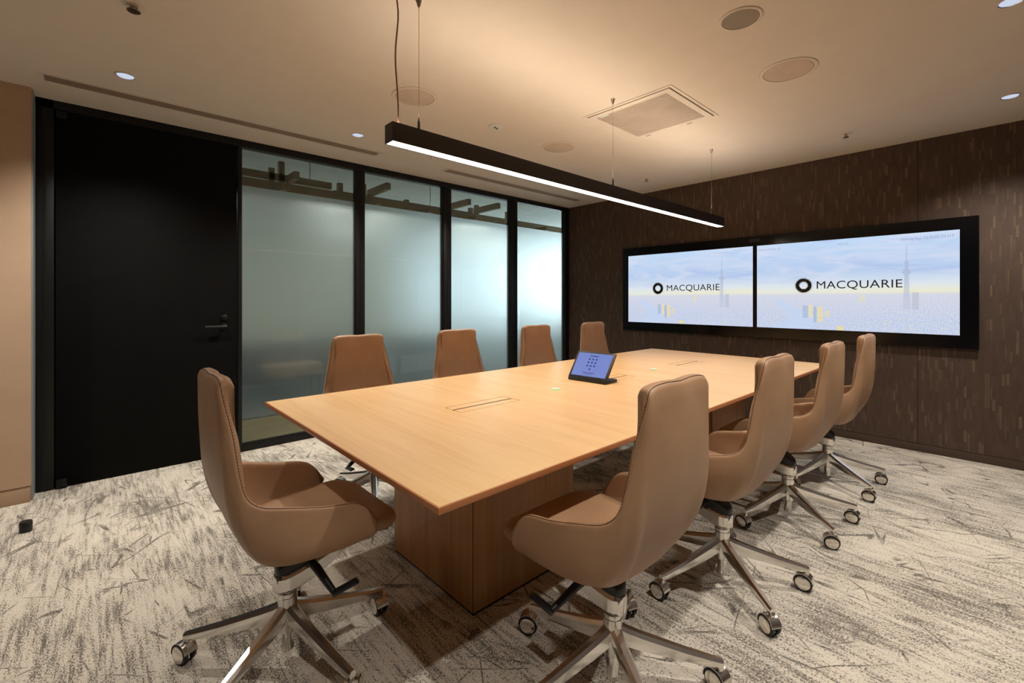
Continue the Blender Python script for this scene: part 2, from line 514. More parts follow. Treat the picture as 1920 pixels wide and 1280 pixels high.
# lever handle
hb = lathe([(0.026, 0), (0.026, 0.008), (0.012, 0.010), (0.010, 0.05)], 20)
hd = bm_obj('door_handle', hb, M['black'], door, True, loc=(0.755, YG + 0.004, 1.045), rot=(PI / 2, 0, 0), auto=40)
hv = tube([(0.01, 0, 0.045), (-0.02, 0, 0.048), (-0.135, 0, 0.048)], [0.010, 0.010, 0.009], 12)
bm_obj('lever', hv, M['plastic'], hd, True, auto=40)
lk = lathe([(0.024, 0), (0.024, 0.009), (0.015, 0.012), (0.012, 0.024), (0.004, 0.026)], 20)
bm_obj('lock', lk, M['black'], door, True, loc=(0.758, YG + 0.004, 1.115), rot=(PI / 2, 0, 0), auto=40)

MULL = [(0.852, 0.882), (1.856, 1.943), (2.870, 2.972), (3.893, 4.005), (4.950, 5.020)]
for k, (a, b) in enumerate(MULL):
    o = struct(box('trim_%d' % (5 + k), a, b, y0f, YG + FD, 0.0, H - 0.058, M['black'], bev=0.003))
    if k in (1, 2, 3):  # glazing bead groove
        box('bead', (a + b) / 2 - 0.004, (a + b) / 2 + 0.004, y0f - 0.004, y0f, 0.05, H - 0.058, M['black'], o)
for k in range(4):
    a, b = MULL[k][1], MULL[k + 1][0]
    yg = YG + 0.035
    w = struct(box('window_%d' % (k + 1), a - 0.004, b + 0.004, yg, yg + 0.006, 0.054, H - 0.056, M['glass']))
    box('window_sill', a, b, y0f, YG + FD, 0.0, 0.058, M['black'], w, bev=0.003)
    box('window_bead', a, b, y0f + 0.012, YG + 0.03, 0.058, 0.068, M['black'], w)
    box('frosted_film', a, b, yg + 0.0075, yg + 0.0115, 0.26, 2.215, M['frost'], w)

# ================================================================== OUTSIDE THE GLASS (open office corridor)
YO = YG + FD
HO = 2.98
CX0, CX1, CY1 = -3.0, 9.5, 10.0
of = struct(box('floor_office', CX0, CX1, 5.36, CY1, -0.1, 0.0, M['carpet_out']))
wf = struct(box('floor_corridor', CX0, CX1, YG + 0.06, 5.36, -0.1, -0.012, M['dark_void']))
rng = random.Random(3)
rows = 7
pw = (5.36 - YO) / rows
for r in range(rows):
    x = CX0 + rng.uniform(0, 0.6)
    while x < 7.0:
        L = rng.uniform(0.9, 1.5)
        box('plank', x + 0.001, x + L - 0.001, YO + r * pw + 0.001, YO + (r + 1) * pw - 0.001, -0.012, rng.uniform(-0.0008, 0.0), M['plank'], wf)
        x += L
struct(box('ceiling_office', CX0, CX1, YO, CY1, HO, HO + 0.1, plain('office_ceiling', srgb(206, 214, 208), 0.9)))
struct(box('wall_office_far', CX0, 5.6, CY1, CY1 + 0.1, 0, HO, plain('office_wall', srgb(176, 168, 150), 0.9)))
ow = bmesh.new()
box_bm(5.6, CX1, CY1, CY1 + 0.1, 0, 0.55, bm=ow)
box_bm(5.6, CX1, CY1, CY1 + 0.1, 2.75, HO, bm=ow)
struct(bm_obj('wall_office_far_windows', ow, plain('office_wall_windows', srgb(150, 156, 156), 0.8)))
for k in range(4):
    struct(box('trim_%d' % (30 + k), 5.6 + k * 1.27, 5.69 + k * 1.27, CY1, CY1 + 0.1, 0.55, 2.75, plain('window_post', srgb(140, 146, 150), 0.5)))
for k in range(3):
    struct(box('window_%d' % (9 + k), 5.69 + k * 1.27, 5.6 + (k + 1) * 1.27, CY1 + 0.03, CY1 + 0.036, 0.55, 2.75, M['glass']))
struct(box('wall_office_end', CX0 - 0.1, CX0, YG, CY1, 0, HO, plain('office_wall_dim', srgb(120, 118, 108), 0.9)))
struct(box('wall_office_near', XS + T, CX1, YG - 0.06, YO, 0, HO, plain('office_wall_side', srgb(190, 186, 176), 0.9)))
struct(box('wall_office_header', CX0, XS + T, YO - 0.01, YO + 0.02, H + 0.0, HO, M['black']))
# far end: windows to the daylight
wb = bmesh.new()
box_bm(CX1, CX1 + 0.1, YG, CY1, 0, 0.55, bm=wb)
box_bm(CX1, CX1 + 0.1, YG, CY1, 2.85, HO, bm=wb)
we = struct(bm_obj('wall_office_window_side', wb, plain('office_window_wall', srgb(150, 156, 156), 0.8)))
ys = [YG + 0.1 + i * 1.42 for i in range(5)]
for k in range(5):
    struct(box('trim_%d' % (20 + k), CX1, CX1 + 0.1, YG + k * 1.43, YG + k * 1.43 + 0.09, 0.55, 2.75, plain('window_post', srgb(140, 146, 150), 0.5)))
for k in range(4):
    struct(box('window_%d' % (5 + k), CX1 + 0.03, CX1 + 0.036, YG + k * 1.43 + 0.09, YG + (k + 1) * 1.43, 0.55, 2.75, M['glass']))

# timber lattice hung below the office ceiling
lat = empty('timber_lattice', (0.0, 5.6, 2.5))
tag(lat, 'brown timber lattice of crossing battens hung under the ceiling beyond the glass', 'lattice')
def batten(x0, x1, y0, y1, z0, z1):
    box('batten', x0, x1, y0 - 5.6, y1 - 5.6, z0 - 2.5, z1 - 2.5, M['lattice'], lat, bev=0.0)
bw = 0.06
batten(-0.2, 6.6, 5.60, 5.66, 2.505, 2.60)
batten(-0.2, 6.6, 5.84, 5.90, 2.50, 2.59)
batten(-0.2, 2.15, 5.66, 5.72, 2.635, 2.71)
batten(2.2, 4.4, 5.72, 5.78, 2.575, 2.64)
for px in (0.75, 1.45, 2.55, 3.3, 4.1, 4.9, 5.6):
    batten(px, px + bw, 5.25, 6.15, 2.44, 2.50)
for px, zz in ((1.44, 2.765), (1.545, 2.86), (2.23, 2.73), (2.54, 2.77), (3.17, 2.66), (4.30, 2.70), (4.42, 2.76), (5.08, 2.74)):
    batten(px, px + bw, 5.66, 5.72, 2.50, zz)
for px, yn in ((1.60, 5.31), (2.58, 5.07), (3.84, 5.11), (4.32, 5.03)):
    batten(px, px + bw, yn, 5.60, 2.60, 2.68)
for px in (1.9, 3.6, 5.2):
    bm_obj('hanger_rod', tube([(px, 0.1, 0.05), (px, 0.1, 0.48)], 0.006, 8), M['nickel'], lat, True)
sp_ = bm_obj('spotlight', lathe([(0.02, 0), (0.026, 0.03), (0.026, 0.10)], 16), M['reflector'], lat, True, loc=(1.87, 0.03, -0.10))
bm_obj('lamp_lens', lathe([(0.018, 0.0), (0.018, 0.001)], 16), emit('corridor_spot', (1, 0.9, 0.7, 1), 6.0), sp_, loc=(0, 0, -0.002))

# office furniture seen dimly through the film
def desk(x, y, label, w=1.5, col=None):
    d = empty('office_desk', (x, y, 0)); tag(d, label, 'desk')
    box('desktop', 0, w, 0, 0.75, 0.70, 0.73, col or plain('desk_top', srgb(206, 196, 178), 0.5), d, bev=0.003)
    for sx in (0.03, w - 0.08):
        for sy in (0.05, 0.65):
            box('leg', sx, sx + 0.05, sy, sy + 0.05, 0, 0.70, M['nickel'], d)
    box('modesty_panel', 0.1, w - 0.1, 0.70, 0.715, 0.30, 0.68, M['plastic'], d)
    return d
desk(0.95, 6.65, 'pale office desk with metal legs dimly seen through the first pane')
desk(3.4, 6.3, 'pale office desk with metal legs dimly seen through the second pane')
cb = empty('upholstered_bench', (1.50, 5.85, 0)); tag(cb, 'pinkish low upholstered bench dimly seen through the first pane', 'bench')
pk = plain('pink_fabric', srgb(222, 172, 140), 0.7)
box('seat', 0, 0.62, 0, 0.40, 0.33, 0.46, pk, cb, bev=0.02)
for bx in (0.03, 0.56):
    for by in (0.03, 0.34): box('leg', bx, bx + 0.03, by, by + 0.03, 0, 0.33, M['plastic'], cb)
pc = empty('office_cabinet', (0.75, 7.55, 0)); tag(pc, 'dark low office cabinet standing behind the desk beyond the glass', 'cabinet')
box('body', 0, 2.6, 0, 0.45, 0.03, 0.62, plain('cabinet_dark', srgb(52, 54, 60), 0.5), pc, bev=0.004)
for k in range(4):
    dd = box('door', 0.02 + k * 0.65, 0.63 + k * 0.65, -0.018, 0, 0.06, 0.60, plain('cabinet_door', srgb(58, 60, 66), 0.5), pc, bev=0.003)
    box('handle', 0.30 + k * 0.65, 0.38 + k * 0.65, -0.028, -0.018, 0.53, 0.545, M['nickel'], dd)
rb = empty('shelf_unit', (-0.1, 5.75, 0)); tag(rb, 'narrow pale shelf unit at the foot of the first glass pane, outside', 'shelf')
for sx in (0, 0.62): box('side_panel', sx, sx + 0.02, 0, 0.32, 0, 0.62, M['white_plastic'], rb)
for sz in (0.02, 0.3, 0.60): box('shelf', 0.02, 0.62, 0, 0.32, sz, sz + 0.02, M['white_plastic'], rb)

def area(name, loc, rot, sx, sy, power, color, spread=None):
    l = bpy.data.lights.new(name, 'AREA'); l.shape = 'RECTANGLE'; l.size = sx; l.size_y = sy
    l.energy = power; l.color = color
    if spread: l.spread = spread
    o = bpy.data.objects.new(name, l); o.location = loc; o.rotation_euler = rot; COL.objects.link(o)
    return o
# daylight entering through the office windows, and added fill lights under the office ceiling, without fittings
area('window_daylight', (CX1 - 0.05, 7.1, 1.8), (0, PI / 2, 0), 1.9, 5.4, 190, (0.80, 0.92, 1.0))
for k, x in enumerate((0.5, 3.5, 6.5)):
    area('office_fill', (x, 8.0, HO - 0.02), (0, 0, 0), 1.2, 0.3, CORRIDOR_FILL_W, (1.0, 0.97, 0.88))

# ================================================================== TABLE
tb = empty('conference_table', ((TX0 + TX1) / 2, (TY0 + TY1) / 2, 0))
tag(tb, 'long rectangular oak conference table on two box pedestals', 'table')
tx, ty = (TX0 + TX1) / 2, (TY0 + TY1) / 2
hx, hy_ = (TX1 - TX0) / 2, (TY1 - TY0) / 2
TT = 0.018
# top: field cut round three cable flaps; build as strips so that the flaps sit in real openings
flap_x = [1.42 - tx, 2.489 - tx, 3.558 - tx]
fw, fh = 0.19, 0.066
fyc = 1.757 - ty
bmT = bmesh.new()
e = 0.006
xs = [-hx + e]
for fx in flap_x: xs += [fx - fw, fx + fw]
xs += [hx - e]
ysr = [-hy_ + e, fyc - fh, fyc + fh, hy_ - e]
zt, zb = TZ, TZ - TT
vv = {}
def V(ix, iy, top):
    k = (ix, iy, top)
    if k not in vv: vv[k] = bmT.verts.new((xs[ix], ysr[iy], zt if top else zb))
    return vv[k]
holes = {(1, 1), (3, 1), (5, 1)}
for ix in range(len(xs) - 1):
    for iy in range(3):
        if (ix, iy) in holes: continue
        bmT.faces.new((V(ix, iy, 1), V(ix + 1, iy, 1), V(ix + 1, iy + 1, 1), V(ix, iy + 1, 1)))
        bmT.faces.new((V(ix, iy, 0), V(ix, iy + 1, 0), V(ix + 1, iy + 1, 0), V(ix + 1, iy, 0)))
for ix, iy in holes:
    q = [(ix, iy), (ix + 1, iy), (ix + 1, iy + 1), (ix, iy + 1)]
    for a, b in zip(q, q[1:] + q[:1]):
        bmT.faces.new((V(*a, 1), V(*b, 1), V(*b, 0), V(*a, 0)))
n_ = len(xs) - 1
for ix in range(n_):
    for iy in (0, 3):
        bmT.faces.new((V(ix, iy, 1), V(ix + 1, iy, 1), V(ix + 1, iy, 0), V(ix, iy, 0)))
for iy in range(3):
    for ix in (0, n_):
        bmT.faces.new((V(ix, iy, 1), V(ix, iy + 1, 1), V(ix, iy + 1, 0), V(ix, iy, 0)))
bm_obj('tabletop', bmT, M['oak'], tb)
for s in (-1, 1):
    a, b = sorted((s * (hx - e), s * hx))
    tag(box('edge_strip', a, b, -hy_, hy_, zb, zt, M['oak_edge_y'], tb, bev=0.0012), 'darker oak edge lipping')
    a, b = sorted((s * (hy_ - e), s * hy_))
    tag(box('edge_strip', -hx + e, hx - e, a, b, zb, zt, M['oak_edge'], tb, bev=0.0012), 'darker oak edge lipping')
for fx in flap_x:
    g = 0.0045
    # two lids with a brush slot between them
    f1 = box('cable_flap', fx - fw + g, fx + fw - g, fyc + 0.006, fyc + fh - g, zb + 0.002, zt - 0.0003, M['oak'], tb)
    f2 = box('cable_flap', fx - fw + g, fx + fw - g, fyc - fh + g, fyc - 0.006, zb + 0.002, zt - 0.0003, M['oak'], tb)
    box('brush_slot', fx - fw + 0.01, fx + fw - 0.01, fyc - 0.0058, fyc + 0.0058, zb + 0.003, zt - 0.001, M['dark_void'], tb)
    box('cable_well', fx - fw - 0.01, fx + fw + 0.01, fyc - fh - 0.01, fyc + fh + 0.01, zb - 0.05, zb - 0.0002, M['dark_void'], tb)
for (a, b) in ((1.098, 1.715), (3.263, 3.88)):
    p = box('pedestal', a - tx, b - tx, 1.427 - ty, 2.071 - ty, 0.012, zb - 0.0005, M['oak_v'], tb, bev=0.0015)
    box('plinth', a - tx + 0.006, b - tx - 0.006, 1.433 - ty, 2.065 - ty, 0.0, 0.012, M['dark_void'], p)
    # mitred corner joint lines
    box('corner_joint', a - tx - 0.0004, a - tx + 0.0016, 1.427 - ty - 0.0004, 1.427 - ty + 0.0016, 0.012, zb - 0.001, M['dark_void'], p)

# table top objects
def mic(x, y, label):
    o = empty('table_button', (x, y, TZ)); tag(o, label, 'button')
    bm_obj('rim', lathe([(0.026, 0.0), (0.0265, 0.001), (0.026, 0.0028), (0.021, 0.003)], 32), M['green_led'], o, True)
    bm_obj('cap', lathe([(0.0235, 0.0025), (0.0245, 0.004), (0.0235, 0.0065), (0.018, 0.0075)], 32), M['white_plastic'], o, True, auto=40)
mic(1.954, 1.757, 'small round white button with glowing green rim on table, nearer one')
mic(3.040, 1.763, 'small round white button with glowing green rim beyond the touch panel')

tp = empty('touch_panel', (2.27, 1.785, TZ), 0.06)
tag(tp, 'black tilted touch panel with blue keypad screen on the table', 'touch panel')
# local x = depth away from the reader, y = width
box('base', 0.0, 0.135, -0.142, 0.142, 0.0, 0.020, M['plastic'], tp, bev=0.004)
hs = bm_obj('screen_housing', box_bm(-0.006, 0.006, -0.145, 0.145, 0.0, 0.195, 0.004, 2), M['plastic'], tp, True, loc=(0.010, 0, 0.018), rot=(0, math.radians(36), 0), auto=35)
bm_obj('display', box_bm(-0.0075, -0.0062, -0.128, 0.128, 0.016, 0.182), M['keypad'], hs)
kb = bmesh.new()
for r_ in range(4):
    for c_ in range(3):
        if r_ == 3 and c_ != 1: continue
        yy = (1 - c_) * 0.026 + 0.004; zz_ = 0.138 - r_ * 0.024
        box_bm(-0.0081, -0.0076, yy - 0.006, yy + 0.006, zz_ - 0.006, zz_ + 0.006, bm=kb)
box_bm(-0.0081, -0.0076, -0.03, 0.034, 0.158, 0.164, bm=kb)
box_bm(-0.0081, -0.0076, -0.045, 0.049, 0.040, 0.043, bm=kb)
box_bm(-0.0081, -0.0076, -0.03, 0.034, 0.030, 0.033, bm=kb)
bm_obj('keypad_marks', kb, emit('keypad_marks', srgb(70, 84, 150), 0.7), hs)
box('support', 0.062, 0.095, -0.03, 0.03, 0.02, 0.075, M['plastic'], tp, bev=0.003)
bm_obj('cable', tube([(0.075, -0.07, 0.085), (0.105, -0.085, 0.09), (0.13, -0.085, 0.07), (0.145, -0.07, 0.03), (0.15, -0.045, 0.005), (0.16, -0.038, 0.001)], 0.0022, 8), M['cable'], tp, True)

# ================================================================== CHAIR
def catmull(pts, n):
    out = []
    P = [Vector(p) for p in pts]
    for i in range(len(P) - 1):
        p0 = P[i - 1] if i > 0 else P[i] * 2 - P[i + 1]
        p1, p2 = P[i], P[i + 1]
        p3 = P[i + 2] if i + 2 < len(P) else P[i + 1] * 2 - P[i]
        for k in range(n):
            t = k / n
            out.append(0.5 * ((2 * p1) + (-p0 + p2) * t + (2 * p0 - 5 * p1 + 4 * p2 - p3) * t * t + (-p0 + 3 * p1 - 3 * p2 + p3) * t ** 3))
    out.append(P[-1].copy())
    return out

NET = [
 [(0.256,0.212,0.5),(0.26,0.209,0.489),(0.262,0.205,0.477),(0.26,0.199,0.465),(0.254,0.191,0.455),(0.238,0.183,0.447),(0.12,0.18,0.437),(0,0.185,0.436)],
 [(0.262,0.178,0.55),(0.265,0.176,0.529),(0.266,0.172,0.506),(0.264,0.167,0.483),(0.256,0.162,0.462),(0.238,0.158,0.448),(0.12,0.15,0.437),(0,0.155,0.436)],
 [(0.266,0.13,0.583),(0.269,0.129,0.555),(0.269,0.127,0.522),(0.266,0.125,0.49),(0.257,0.121,0.462),(0.238,0.117,0.446),(0.12,0.1,0.437),(0,0.1,0.436)],
 [(0.271,0.03,0.603),(0.274,0.03,0.568),(0.273,0.03,0.528),(0.267,0.03,0.49),(0.255,0.03,0.46),(0.232,0.03,0.443),(0.12,0.03,0.437),(0,0.03,0.436)],
 [(0.268,-0.08,0.632),(0.271,-0.08,0.584),(0.268,-0.075,0.54),(0.258,-0.066,0.496),(0.241,-0.055,0.46),(0.216,-0.045,0.441),(0.11,-0.03,0.437),(0,-0.025,0.436)],
 [(0.258,-0.148,0.65),(0.26,-0.152,0.604),(0.252,-0.152,0.555),(0.238,-0.132,0.501),(0.216,-0.104,0.46),(0.192,-0.085,0.44),(0.095,-0.06,0.437),(0,-0.045,0.436)],
 [(0.243,-0.184,0.684),(0.247,-0.188,0.63),(0.241,-0.18,0.57),(0.225,-0.156,0.508),(0.202,-0.121,0.461),(0.178,-0.097,0.4395),(0.088,-0.068,0.437),(0,-0.052,0.436)],
 [(0.225,-0.2012,0.76),(0.231,-0.2048,0.672),(0.228,-0.1946,0.592),(0.211,-0.1678,0.518),(0.187,-0.1302,0.462),(0.164,-0.106,0.439),(0.08,-0.0742,0.437),(0,-0.058,0.436)],
 [(0.202,-0.2149,0.87),(0.206,-0.2255,0.75),(0.198,-0.2165,0.64),(0.181,-0.1865,0.542),(0.157,-0.142,0.465),(0.136,-0.115,0.439),(0.06,-0.083,0.437),(0,-0.066,0.436)],
 [(0.179,-0.2366,0.973),(0.179,-0.2352,0.83),(0.167,-0.2244,0.69),(0.149,-0.1912,0.568),(0.128,-0.1458,0.469),(0.11,-0.12,0.439),(0.05,-0.0888,0.437),(0,-0.072,0.436)],
 [(0.152,-0.241,1.007),(0.149,-0.2401,0.85),(0.138,-0.2293,0.71),(0.122,-0.1966,0.582),(0.104,-0.1502,0.472),(0.089,-0.1235,0.439),(0.04,-0.0922,0.437),(0,-0.075,0.436)],
 [(0.083,-0.24,1.014),(0.083,-0.247,0.86),(0.078,-0.235,0.725),(0.07,-0.203,0.594),(0.06,-0.155,0.474),(0.051,-0.127,0.439),(0.025,-0.096,0.437),(0,-0.078,0.436)],
 [(0,-0.244,1.011),(0,-0.25,0.862),(0,-0.238,0.728),(0,-0.206,0.596),(0,-0.158,0.475),(0,-0.129,0.439),(0,-0.101,0.437),(0,-0.08,0.436)],
]
def make_shell():
    # dense half grid
    rows_per_col = [catmull(c, 4) for c in NET]
    nr = len(rows_per_col[0])
    half = [catmull([col[r] for col in rows_per_col], 4) for r in range(nr)]  # half[r][u]
    nu = len(half[0])
    grid = []
    for r in range(nr):
        right = half[r]
        left = [Vector((-p.x, p.y, p.z)) for p in right[:-1]][::-1]
        grid.append(right + left)
    NU = len(grid[0])
    def normal(r, u):
        a = grid[min(r + 1, nr - 1)][u] - grid[max(r - 1, 0)][u]
        b = grid[r][min(u + 1, NU - 1)] - grid[r][max(u - 1, 0)]
        if r == nr - 1 and u not in (0, NU - 1) : b = Vector((1, 0, 0)) if False else b
        n = a.cross(b)
        return n.normalized() if n.length > 1e-9 else Vector((0, 0, 1))
    inner = []
    for r in range(nr):
        row = []
        for u in range(NU):
            p = grid[r][u]
            f = min(u, NU - 1 - u) / ((NU - 1) / 2)      # 0 arm tip .. 1 back centre
            th = 0.024 + 0.022 * min(1, max(0, (f - 0.35) / 0.3))
            n = normal(r, u)
            # inward = towards the sitter's axis
            c = Vector((0, 0.10, max(p.z, 0.56)))
            if (c - p).dot(n) < 0: n = -n
            if r >= nr - 9: n = Vector((0, 0, 1)).lerp(n, max(0, (nr - 1 - r - 4) / 5)).normalized()
            row.append(p + n * th)
        inner.append(row)
    bm = bmesh.new()
    vo = [[bm.verts.new(p) for p in row] for row in grid]
    vi = [[bm.verts.new(p) for p in row] for row in inner]
    for r in range(nr - 1):
        for u in range(NU - 1):
            bm.faces.new((vo[r][u], vo[r][u + 1], vo[r + 1][u + 1], vo[r + 1][u]))
            bm.faces.new((vi[r][u], vi[r + 1][u], vi[r + 1][u + 1], vi[r][u + 1]))
    # rounded rim along the top edge and the two front edges
    loop = [(r, 0) for r in range(nr - 1, 0, -1)] + [(0, u) for u in range(NU)] + [(r, NU - 1) for r in range(1, nr)]
    rim = []
    for (r, u) in loop:
        po, pi = grid[r][u], inner[r][u]
        if r == 0 and 0 < u < NU - 1: e_ = po - grid[1][u]
        elif r == 0: e_ = (po - grid[1][u]).normalized() + (po - grid[0][1 if u == 0 else NU - 2]).normalized()
        else: e_ = po - grid[r][1 if u == 0 else NU - 2]
        e_.normalize()
        d = pi - po
        e_ = (e_ - d.normalized() * e_.dot(d.normalized())).normalized()
        h = d.length / 2
        seq = [vo[r][u]]
        for k in (1, 2, 3, 4):
            a = PI * k / 5
            seq.append(bm.verts.new(po + d * (1 - math.cos(a)) / 2 + e_ * math.sin(a) * h * 0.75))
        seq.append(vi[r][u])
        rim.append(seq)
    for s, t_ in zip(rim, rim[1:]):
        for k in range(5):
            bm.faces.new((s[k], s[k + 1], t_[k + 1], t_[k]))
    bmesh.ops.remove_doubles(bm, verts=bm.verts, dist=0.0004)
    seam_pts = []
    for s in loop:
        pass
    # seam path: on the outer surface just inside the rim
    path = []
    for (r, u) in loop:
        po, pi = grid[r][u], inner[r][u]
        d = pi - po
        if r == 0 and 0 < u < NU - 1: e_ = (po - grid[1][u])
        elif r == 0: e_ = (po - grid[1][u]).normalized() + (po - grid[0][1 if u == 0 else NU - 2]).normalized()
        else: e_ = po - grid[r][1 if u == 0 else NU - 2]
        e_.normalize()
        dn = d.normalized(); e_ = (e_ - dn * e_.dot(dn)).normalized()
        a = PI * 0.30
        path.append((po + d * (1 - math.cos(a)) / 2 + e_ * math.sin(a) * d.length / 2 * 0.75, r, u))
    global LOWER
    LOWER = [grid[20][u] + Vector((0, 0, -0.0004)) for u in range(NU)]
    return bm, path

def make_chair():
    t = empty('conference_chair', (0, 0, 0))
    bm, path = make_shell()
    sh = bm_obj('shell', bm, M['leather'], t, True)
    pts = [p for p, r, u in path if not (r > 16)]
    sm = bm_obj('seam', tube(pts, 0.0011, 5), M['seam'], sh, True)
    low = [(path_i) for path_i in LOWER]
    bm_obj('seam', tube(low, 0.0011, 5), M['seam'], sh, True)
    # saddle stitches beside the seam on the upright wings
    sb = bmesh.new()
    L = 0; last = None
    for i in range(1, len(path) - 1):
        p, r, u = path[i]
        if r != 0: continue
        q, r2, u2 = path[i + 1]
        if r2 != 0: continue
        seg = q - p
        n = max(1, int(seg.length / 0.0075))
        mid = Vector((0, 0.12, 0.62))
        for k in range(n):
            c = p + seg * (k / n)
            if c.z < 0.66 or c.z > 0.985: continue
            d = (Vector((c.x * 0.2, 0.25, c.z)) - c).normalized()
            d = (d - seg.normalized() * d.dot(seg.normalized())).normalized()
            a = c + d * 0.001; b = c + d * 0.0055 + seg.normalized() * 0.0015
            out = Vector((math.copysign(0.0002, c.x), 0, 0))
            tube([a + out, b + out], 0.0007, 4, bm=sb)
    tag(bm_obj('stitching', sb, M['seam'], sh), kind='stuff')
    # seat cushion
    outline = []
    hw_f, hw_r, yf, yr = 0.235, 0.190, 0.330, -0.120
    def corner(cx_, cy_, rx, ry, a0, a1, n=8):
        for k in range(n + 1):
            a = a0 + (a1 - a0) * k / n
            outline.append((cx_ + rx * math.cos(a), cy_ + ry * math.sin(a)))
    corner(hw_f - 0.09, yf - 0.085, 0.09, 0.085, 0, PI / 2)
    corner(-hw_f + 0.09, yf - 0.085, 0.09, 0.085, PI / 2, PI)
    corner(-hw_r + 0.07, yr + 0.07, 0.07, 0.07, PI, 1.5 * PI)
    corner(hw_r - 0.07, yr + 0.07, 0.07, 0.07, 1.5 * PI, 2 * PI)
    # densify the sides
    dense = []
    for i in range(len(outline)):
        a, b = Vector((*outline[i], 0)), Vector((*outline[(i + 1) % len(outline)], 0))
        m = max(1, int((b - a).length / 0.03))
        for k in range(m): dense.append(a + (b - a) * k / m)
    cen = Vector((0, 0.08, 0))
    prof = [(0.76, .449), (0.90, .450), (0.965, .456), (1.0, .470), (1.0, .480), (0.985, .490), (0.95, .497), (0.86, .502), (0.7, .504), (0.45, .504), (0.2, .502)]
    bmS = bmesh.new(); rings = []
    for s, z in prof:
        ring = []
        for p in dense:
            q = cen + (p - cen) * s
            zz = z
            if q.y > 0.17: zz -= 0.75 * (q.y - 0.17) ** 2
            zz -= 0.012 * max(0, 1 - abs(q.x) / 0.2) * max(0, (0.2 - q.y)) / 0.3 * (1 if z > .44 else 0)
            ring.append(bmS.verts.new((q.x, q.y, zz)))
        rings.append(ring)
    nn = len(dense)
    for a, b in zip(rings, rings[1:]):
        for i in range(nn): bmS.faces.new((a[i], a[(i + 1) % nn], b[(i + 1) % nn], b[i]))
    bmS.faces.new(rings[0][::-1]); bmS.faces.new(rings[-1])
    seat = bm_obj('seat_cushion', bmS, M['leather'], t, True)
    # mechanism: polished housing with black cover, boat shaped
    def boat(name, secs, mat, parent=t):
        b = bmesh.new(); rg = []
        for (y, hw, z0, z1) in secs:
            c_ = min(hw, (z1 - z0) / 2) * 0.35
            pts_ = [(-hw + c_, z0), (hw - c_, z0), (hw, z0 + c_), (hw, z1 - c_), (hw - c_, z1), (-hw + c_, z1), (-hw, z1 - c_), (-hw, z0 + c_)]
            rg.append([b.verts.new((px, y, pz)) for px, pz in pts_])
        for a, c in zip(rg, rg[1:]):
            for i in range(8): b.faces.new((a[i], a[(i + 1) % 8], c[(i + 1) % 8], c[i]))
        b.faces.new(rg[0][::-1]); b.faces.new(rg[-1])
        return bm_obj(name, b, mat, parent, True, auto=30)
    mh = boat('mechanism_housing', [(-.044, .012, .250, .303), (-.038, .026, .247, .305), (-.020, .038, .245, .308), (0.0, .042, .245, .312), (.03, .044, .249, .318), (.08, .050, .270, .335), (.14, .060, .306, .358), (.19, .064, .342, .378), (.205, .058, .352, .380)], M['chrome'])
    mc = boat('mechanism_cover', [(-.040, .014, .304, .330), (-.032, .028, .306, .340), (-.012, .039, .309, .354), (.02, .043, .315, .378), (.06, .050, .330, .410), (.12, .064, .352, .445), (.17, .070, .376, .446), (.185, .066, .382, .446)], M['plastic'])
    for s in (1, -1):
        lv = bm_obj('lever', tube([(s * .045, .05, .352), (s * .11, .062, .338), (s * .165, .075, .310), (s * .200, .085, .290)], [.013, .014, .012, .010], 10), M['plastic'], t, True, auto=45)
        pb = box_bm(-0.013, 0.013, -0.035, 0.055, -0.005, 0.005, 0.004, 2)
        bm_obj('paddle', pb, M['plastic'], lv, True, loc=(s * .204, .112, .290), rot=(math.radians(8), math.radians(12 * s), 0), auto=40)
    # column
    bm_obj('gas_column', lathe([(.019, .034), (.020, .036), (.020, .12)], 24), M['chrome'], t, True, auto=30)
    bm_obj('base_hub', lathe([(.024, .098), (.033, .105), (.034, .15), (.032, .19), (.0315, .222), (.029, .224), (.0285, .228), (.032, .230), (.032, .238), (.026, .240), (.026, .248)], 28), M['chrome'], t, True, auto=30)
    # five legs with castors
    secs = [(.020, .020, .136, .202), (.045, .0195, .132, .190), (.085, .0185, .122, .176), (.15, .0172, .110, .157), (.23, .0158, .096, .134), (.31, .0135, .084, .114), (.338, .0125, .080, .107), (.348, .011, .079, .105)]
    def leg_bm():
        b = bmesh.new(); rg = []
        for (r, w, z0, z1) in secs:
            c_ = w * 0.55; hz = (z1 - z0)
            pts_ = [(-w * .72, z0), (w * .72, z0), (w, z0 + hz * .45), (w, z1 - c_), (w * .5, z1), (-w * .5, z1), (-w, z1 - c_), (-w, z0 + hz * .45)]
            rg.append([b.verts.new((r, py, pz)) for py, pz in pts_])
        for a, c in zip(rg, rg[1:]):
            for i in range(8): b.faces.new((a[i], a[(i + 1) % 8], c[(i + 1) % 8], c[i]))
        b.faces.new(rg[0][::-1]); b.faces.new(rg[-1])
        box_bm(.333, .348, -.009, .009, .070, .094, 0.002, 1, bm=b)
        return b
    leg0 = None; cas0 = None
